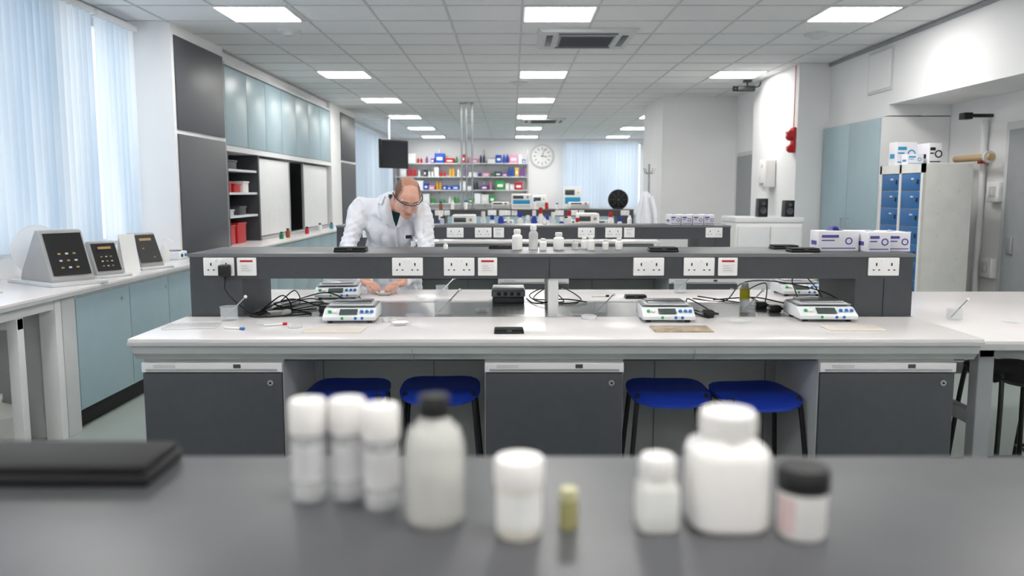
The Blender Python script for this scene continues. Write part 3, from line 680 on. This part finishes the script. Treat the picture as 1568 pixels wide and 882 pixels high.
cable([(.84,3.85,.93),(.92,3.8,z),(.98,4.0,z),(.93,4.3,.93),(.9,4.1,z),(.95,3.88,.915)])
cable([(1.0,4.5,z),(1.15,4.4,z),(1.3,4.6,.98),(1.45,4.5,1.0),(1.6,4.2,.98),(1.64,4.0,.93),(1.5,3.95,.94)])
cable([(1.05,4.6,z),(1.2,4.35,z),(1.32,4.1,z),(1.25,4.35,.95),(1.4,4.5,.99),(1.3,4.2,z),(1.2,4.1,z),(1.36,4.0,.92),(1.42,3.95,.94)])
cable([(1.1,4.45,z),(1.3,4.35,.93),(1.5,4.3,z),(1.58,4.6,1.0),(1.6,4.45,1.03),(1.6,4.2,.95),(1.55,4.1,z)])

# ------------------------------------------------------------------ foreground bottles
Z=1.2
M_vial=mat('vial_glass',(236,238,240),.12,alpha=.35,var=0)
def vial(X,Y):
    b=B('sample_vial',(X,Y,Z)); r=.0163
    b.lathe((0,0,0),[(0,0),(r*.95,0),(r,.002),(r,.068),(r*.94,.068),(r*.94,.003),(0,.002)],M_vial,28)
    b.lathe((0,0,0),[(0,.0035),(r*.8,.004),(r*.86,.01),(0,.012)],M_wmilk,24)
    b.lathe((0,0,0),[(r*1.005,.022),(r*1.01,.022),(r*1.01,.056),(r*1.005,.056)],mat('frosted_label',(238,238,240),.5,alpha=.7),28)
    b.lathe((0,0,0),[(0,.066),(r*1.06,.066),(r*1.09,.069),(r*1.09,.094),(r*.98,.097),(0,.097)],M_wpl,28); b.done()
vial(-.192,.752); vial(-.1555,.755); vial(-.1205,.733)
b=B('clear_reagent_bottle',(-.068,.700,Z)); r=.0265
b.lathe((0,0,0),[(0,0),(r*.92,0),(r,.004),(r,.07),(r*.85,.084),(r*.45,.093),(r*.4,.1),(r*.36,.1),(r*.8,.082),(r*.93,.068),(r*.93,.005),(0,.004)],mat('translucent_bottle',(236,236,232),.2,alpha=.42,var=0),36)
b.lathe((0,0,0),[(0,.0045),(r*.9,.006),(r*.9,.05),(0,.05)],mat('cloudy_liquid',(238,236,228),.15,alpha=.55),30)
b.lathe((0,0,0),[(0,.096),(r*.5,.096),(r*.52,.098),(r*.52,.112),(r*.46,.1145),(0,.1145)],M_black,28); b.done()
b=B('screw_top_jar',(.006,.673,Z)); r=.0205
b.lathe((0,0,0),[(0,0),(r*.85,0),(r*.95,.004),(r*.95,.048),(0,.048)],mat('cream_powder',(238,234,222),.5),30); b.lathe((0,0,0),[(0,.044),(r*1.02,.044),(r*1.04,.047),(r*1.04,.064),(r*.96,.067),(0,.067)],M_wpl,30); b.lathe((0,0,0),[(r*.96,.01),(r*.965,.01),(r*.965,.04),(r*.96,.04)],M_paper,30); b.done()
b=B('small_amber_vial',(.049,.684,Z)); r=.0082
b.lathe((0,0,0),[(0,0),(r,.001),(r,.025),(r*.7,.028),(0,.028)],mat('olive_liquid',(190,184,128),.2,trans=.3),24); b.lathe((0,0,0),[(0,.027),(r*.95,.027),(r*.95,.035),(r*.8,.036),(0,.036)],mat('pale_olive_cap',(196,192,150),.4),24); b.done()
bottle('white_square_bottle',.126,.688,Z,.0178,.064,M_wmilk,M_wpl,.82,.28,sq=5,label=M_paper)
bottle('large_white_bottle',.189,.700,Z,.0345,.101,M_wpl,M_wpl,.68,.2,sq=3.5)
b=B('black_lidded_jar',(.247,.672,Z)); r=.0205
b.lathe((0,0,0),[(0,0),(r*.9,0),(r,.003),(r,.042),(0,.043)],M_wpl,30); b.lathe((0,0,0),[(0,.04),(r*1.04,.04),(r*1.07,.043),(r*1.07,.057),(r*.98,.06),(0,.06)],M_black,30)
b.grid(lambda u,v:(math.cos(R(185+50*u))*r*1.01,math.sin(R(185+50*u))*r*1.01,.006+.03*v),10,1,mat('faded_pink_label',(225,200,200),.6)); b.done()

# ------------------------------------------------------------------ MAN
M_skin=mat('skin',(216,166,146),.5,var=.07,scale=25); M_hair=mat('cropped_hair',(122,96,82),.8,var=.3,scale=160,bump=.4); M_scalp=mat('stubbled_scalp',(184,136,116),.6,var=.14,scale=120,bump=.2)
M_shirt=mat('teal_tshirt',(22,62,66),.8,var=.1); M_trou=mat('dark_trousers',(38,42,54),.8); M_shoe=mat('black_shoe',(20,18,18),.4)
man=bpy.data.objects.new('man_in_lab_coat',None); scene.collection.objects.link(man); man.location=(-.80,5.4,0)
bpy.context.view_layer.update()
def fuse(name,build,voxel,smooth,mats,classify=None,disp=None,snap=None):
    b=B('tmpx'); build(b); me=bpy.data.meshes.new('tmp'); b.bm.to_mesh(me); b.bm.free()
    ob=bpy.data.objects.new('tmp',me); scene.collection.objects.link(ob)
    md=ob.modifiers.new('r','REMESH'); md.mode='VOXEL'; md.voxel_size=voxel; md.use_smooth_shade=True
    if smooth:
        sm=ob.modifiers.new('s','SMOOTH'); sm.factor=.5; sm.iterations=smooth
    dg=bpy.context.evaluated_depsgraph_get(); m2=bpy.data.meshes.new_from_object(ob.evaluated_get(dg))
    bpy.data.objects.remove(ob); m2.name=name; m2.materials.clear()
    for m in mats: m2.materials.append(m)
    if disp:
        ns=[v.normal.copy() for v in m2.vertices]
        for v,n in zip(m2.vertices,ns): v.co+=n*disp(v.co)
    if snap:
        for v in m2.vertices: v.co=snap(v.co)
    for p in m2.polygons:
        p.use_smooth=True
        p.material_index = classify(p.center,p.normal) if classify else 0
    o=bpy.data.objects.new(name,m2); scene.collection.objects.link(o); o.parent=man; o.matrix_parent_inverse=man.matrix_world.inverted()
    return o
def cap(b,p0,p1,r0,r1,n=9):
    p0=Vector(p0);p1=Vector(p1)
    for i in range(n+1):
        u=i/n; b.sph(p0.lerp(p1,u),r0+(r1-r0)*u,M_skin,16)
    b.cyl(p0,p1,r0,M_skin,r1,seg=16)
ShL,ElL,WrL=Vector((-.965,5.29,1.40)),Vector((-1.045,5.19,1.13)),Vector((-.87,4.84,.965))
ShR,ElR,WrR=Vector((-.575,5.24,1.355)),Vector((-.53,5.13,1.10)),Vector((-.64,4.82,.965))
def coatb(b):
    b.sph((-.80,5.40,.96),(.19,.145,.18),M_skin,28); b.sph((-.80,5.385,1.12),(.170,.13,.17),M_skin,28)
    b.sph((-.785,5.33,1.27),(.182,.135,.165),M_skin,28); b.sph((-.77,5.29,1.35),(.180,.115,.11),M_skin,28)
    cap(b,ShL,ShR,.070,.070,10); cap(b,(-.87,5.29,1.405),(-.75,5.24,1.435),.06,.062); cap(b,(-.66,5.25,1.38),(-.75,5.24,1.43),.06,.062)
    for i in range(10):
        u=i/9; b.sph((-.80,5.41,.95-.42*u),(.195+.03*u,.15+.02*u,.07),M_skin,28)
    cap(b,ShL,ElL,.070,.057); cap(b,ElL,WrL,.056,.044); cap(b,ShR,ElR,.068,.056); cap(b,ElR,WrR,.055,.044)
def vd(c): 
    xc=-.725-.08*(1.4-c.z)
    return abs(c.x-xc)-min((c.z-1.27)*.40,.058), xc
def vis(c,n):
    if n.y<-.1 and c.y<5.23 and 1.27<c.z<1.475 and vd(c)[0]<0: return 1
    return 0
def snapv(co):
    if co.y<5.23 and 1.27<co.z<1.475:
        d,xc=vd(co)
        if abs(d)<.0045:
            co=co.copy(); co.x-= d if co.x>xc else -d
    return co
def folds(co):
    f=noise.noise(Vector((co.x*8+co.z*3,co.y*7,co.z*4)))*.014
    for S,E in ((ShL,ElL),(ShR,ElR),(ElL,WrL),(ElR,WrR)):
        d=(E-S); u=max(0,min(1,(co-S).dot(d)/d.length_squared)); q=(co-(S+d*u)).length
        if q<.11: 
            s_=math.sin(u*20+co.x*45+noise.noise(co*7)*3.5)
            f+=.010*(1-abs(s_)*1.6)*max(0,1-q/.14)*(.35+abs(u-.3))
    if co.z<1.3 : f+=.008*math.sin(math.atan2(co.y-5.38,co.x+.79)*11+noise.noise(co*4)*2)*min(1,(1.3-co.z)*3)
    r=1-abs(noise.noise(Vector((co.x*12,co.y*9,co.z*7+co.x*9))))*4
    f-=max(0,r)*.010
    return f+noise.noise(co*24)*.002
coat=fuse('lab_coat',coatb,.0075,5,[M_coat,M_shirt],vis,folds,snapv)
bv=BVHTree.FromPolygons([v.co[:] for v in coat.data.vertices],[p.vertices[:] for p in coat.data.polygons])
def front(x,z,off=.006):
    h=bv.ray_cast(Vector((x,4.6,z)),Vector((0,1,0)))
    y=h[0].y if h[0] else 5.2
    return Vector((x,y-off,z))
def lap(name,A,C,D,E,off=.009):
    b=B(name)
    A,C,D,E=[Vector(q) for q in (A,C,D,E)]
    def f(u,v):
        p=(A.lerp(C,u)).lerp(D.lerp(E,u),v); return front(p.x,p.y,off+.006*math.sin(v*math.pi))
    b.grid(f,12,6,M_coat,.003); b.done(60,man)
lap('lapel_right',(-.772,1.455),(-.738,1.262),(-.838,1.435),(-.812,1.30),.008)
lap('lapel_left',(-.674,1.425),(-.735,1.262),(-.622,1.40),(-.668,1.295),.008)
lap('placket',(-.74,1.27),(-.745,1.05),(-.725,1.27),(-.73,1.05),.004)
lap('breast_pocket',(-.69,1.25),(-.69,1.15),(-.61,1.25),(-.61,1.15),.004)
b=B('collar'); 
nb=Vector((-.745,5.225,1.44))
def colf(u,v):
    a=R(-225+270*u) ; return nb+Vector((math.cos(a)*(.078+.028*v),math.sin(a)*-(.075+.022*v)+.01,.026-.05*v+.012*math.sin(u*math.pi)))
b.grid(colf,24,4,M_coat,.004); b.done(60,man)
bb=B('clip_pen'); q=front(-.66,1.205,.014); bb.box(q.x-.02,q.x+.02,q.y-.006,q.y+.004,q.z-.01,q.z+.012,M_black,.003); bb.done(35,man)
HC=Vector((-.645,5.085,1.462))
F=Vector((.24,-.74,-.60)).normalized(); Xr=Vector((1,.28,-.12)); Xr=(Xr-F*Xr.dot(F)).normalized(); U=Xr.cross(F)*-1
if U.z<0: U=-U
HM=Matrix(((Xr.x,F.x,U.x,HC.x),(Xr.y,F.y,U.y,HC.y),(Xr.z,F.z,U.z,HC.z),(0,0,0,1)))
HI=HM.inverted()
rot=HM.to_3x3().to_4x4()
def hp(x,y,z): return HM@Vector((x,y,z))
def headb(b):
    E=lambda c,r:b.sph(hp(*c),r,M_skin,24,rot)
    E((0,-.015,.032),(.077,.096,.082)); E((0,.03,.02),(.067,.066,.068)); E((0,.028,-.035),(.062,.066,.075)); E((0,.05,-.08),(.042,.045,.04)); E((0,.078,-.098),(.022,.018,.018))
    for s in (-1,1):
        E((s*.034,.066,-.03),(.024,.024,.024)); E((s*.05,.02,-.07),(.022,.04,.03))
        E((s*.078,-.008,-.008),(.011,.019,.03)); E((s*.084,-.014,.006),(.008,.014,.018)); E((s*.011,.098,-.034),(.008,.009,.007))
        cap(b,hp(s*.012,.09,.026),hp(s*.05,.076,.024),.010,.009,4)
    cap(b,hp(0,.092,.012),hp(0,.112,-.03),.0075,.011,6)
    cap(b,hp(-.02,.088,-.062),hp(.02,.088,-.062),.0065,.0065,6); cap(b,hp(-.015,.087,-.073),hp(.015,.087,-.073),.007,.007,6)
    cap(b,hp(0,-.04,-.045),(-.748,5.25,1.40),.055,.062,8)
def hairc(c,n):
    q=HI@c; 
    if (abs(q.x)>.079 and q.z<.035 and -.04<q.y<.02): return 0
    if q.z<-.03 - (.02 if q.y<-.03 else 0): return 0
    j=noise.noise(c*60)*.008
    if q.y>.05+j or (q.z<0 and q.y>.0): return 0
    if abs(q.x)<.045+j and q.y>-.0: return 0 if q.y>.025 else 2
    if abs(q.x)<.05+j and q.z>.06: return 2
    if q.y>.035: return 2
    return 1
fuse('head',headb,.0045,3,[M_skin,M_hair,M_scalp],hairc)
b=B('eyes')
M_eye=mat('eye_white',(235,232,228),.2); M_iris=mat('iris_brown',(60,40,28),.2); M_lip=mat('lip',(180,110,100),.5)
for s in (-1,1):
    b.sph(hp(s*.03,.079,.006),.011,M_eye,16); b.sph(hp(s*.03,.0885,.003),.005,M_iris,12)
    b.tube([hp(s*.014,.1,.028),hp(s*.032,.098,.032),hp(s*.05,.084,.027)],.0035,M_hair,seg=8)
b.tube([hp(-.022,.092,-.067),hp(0,.098,-.066),hp(.022,.092,-.067)],.0025,M_lip,seg=8)
b.done(60,man)
M_gog=mat('goggle_frame_navy',(28,38,80),.3)
M_lens=mat('goggle_lens',(235,240,245),.05,alpha=.10,var=0)
b=B('safety_glasses')
b.tube([hp(-.068,.075,.022),hp(-.045,.104,.024),hp(0,.118,.022),hp(.045,.104,.024),hp(.068,.075,.022)],.003,M_gog,seg=8)
b.tube([hp(-.066,.075,-.016),hp(-.04,.104,-.022),hp(-.012,.118,-.012),hp(0,.122,.0),hp(.012,.118,-.012),hp(.04,.104,-.022),hp(.066,.075,-.016)],.0015,M_lens,seg=8)
for s in (-1,1):
    b.tube([hp(s*.068,.075,.022),hp(s*.085,.04,.02),hp(s*.09,-.005,.016),hp(s*.088,-.03,-.002)],.0035,M_gog,seg=8)
    b.grid(lambda u,v:hp(s*(.01+.056*u),.117-.04*u*u,-.016+.036*v),6,3,M_lens)
b.done(60,man)
def handb(name,W,aim,side,up):
    aim=Vector(aim).normalized(); up=Vector(up); up=(up-aim*up.dot(aim)).normalized(); lt=aim.cross(up)*side
    P=lambda a,l,u: W+aim*a+lt*l+up*u
    def bd(b):
        cap(b,P(-.03,0,0),P(.01,0,0),.029,.027,4)
        for l,rr in ((-.027,.013),(-.009,.0145),(.009,.0145),(.026,.0135)): cap(b,P(.01,l*.6,0),P(.082,l,0),.016,rr,6)
        for l,L1,r in ((-.030,.026,.0078),(-.010,.033,.0085),(.010,.036,.0088),(.030,.032,.0085)):
            k1=P(.082,l,0); k2=P(.082+L1*.85,l*1.05,-.010); k3=P(.082+L1*1.3,l*1.06,-.024); k4=P(.082+L1*1.35,l*1.06,-.04)
            cap(b,k1,k2,r*1.12,r,4); cap(b,k2,k3,r,r*.93,4); cap(b,k3,k4,r*.93,r*.82,3)
        cap(b,P(.02,.026,-.006),P(.052,.05,-.014),.0145,.0115,5); cap(b,P(.052,.05,-.014),P(.085,.05,-.024),.011,.009,4)
    fuse(name,bd,.0032,2,[M_skin])
handb('hand_right',WrL+Vector((.012,-.03,-.002)),(.50,-.82,-.10),-1,(.15,-.1,1))
handb('hand_left',WrR+Vector((-.01,-.03,-.002)),(-.42,-.88,-.10),1,(-.15,-.1,1))
b=B('weighing_sample_boat',(-.735,4.70,.9)); b.lathe((0,0,0),[(0,0),(.03,0),(.045,.018),(.05,.018),(.044,.015),(.029,.003),(0,.003)],M_wpl,28,sq=4); b.tube([(.0,0,.006),(.04,.02,.06)],.0025,M_steel,smooth=False); b.done()
def legs(b):
    for s in (-1,1):
        cap(b,(-.80+s*.09,5.41,.75),(-.80+s*.1,5.38,.48),.085,.062); cap(b,(-.80+s*.1,5.38,.48),(-.80+s*.105,5.44,.09),.062,.05)
fuse('trousers',legs,.012,3,[M_trou])
b=B('shoes')
for s in (-1,1):
    b.sph((-.80+s*.11,5.37,.035),(.048,.13,.034),M_shoe,20); b.sph((-.80+s*.108,5.43,.06),(.042,.06,.06),M_shoe,18); b.box(-.80+s*.11-.042,-.80+s*.11+.042,5.26,5.49,0,.018,M_shoe,.006)
b.done(60,man)

# ------------------------------------------------------------------ world, camera
wd=bpy.data.worlds.new('World'); scene.world=wd; wd.use_nodes=True
bg=wd.node_tree.nodes['Background']; bg.inputs['Color'].default_value=(.86,.93,1,1); bg.inputs['Strength'].default_value=1.3
cam=bpy.data.cameras.new('Camera'); co=bpy.data.objects.new('Camera',cam); scene.collection.objects.link(co)
co.location=(0,0,1.49); co.rotation_euler=(R(90-6.675),0,0); cam.lens=28.84; cam.sensor_width=36; cam.clip_start=.02
cam.dof.use_dof=True; cam.dof.focus_distance=4.4; cam.dof.aperture_fstop=2.8
scene.camera=co
scene.view_settings.view_transform='Standard'; scene.view_settings.look='None'; scene.view_settings.exposure=0.75
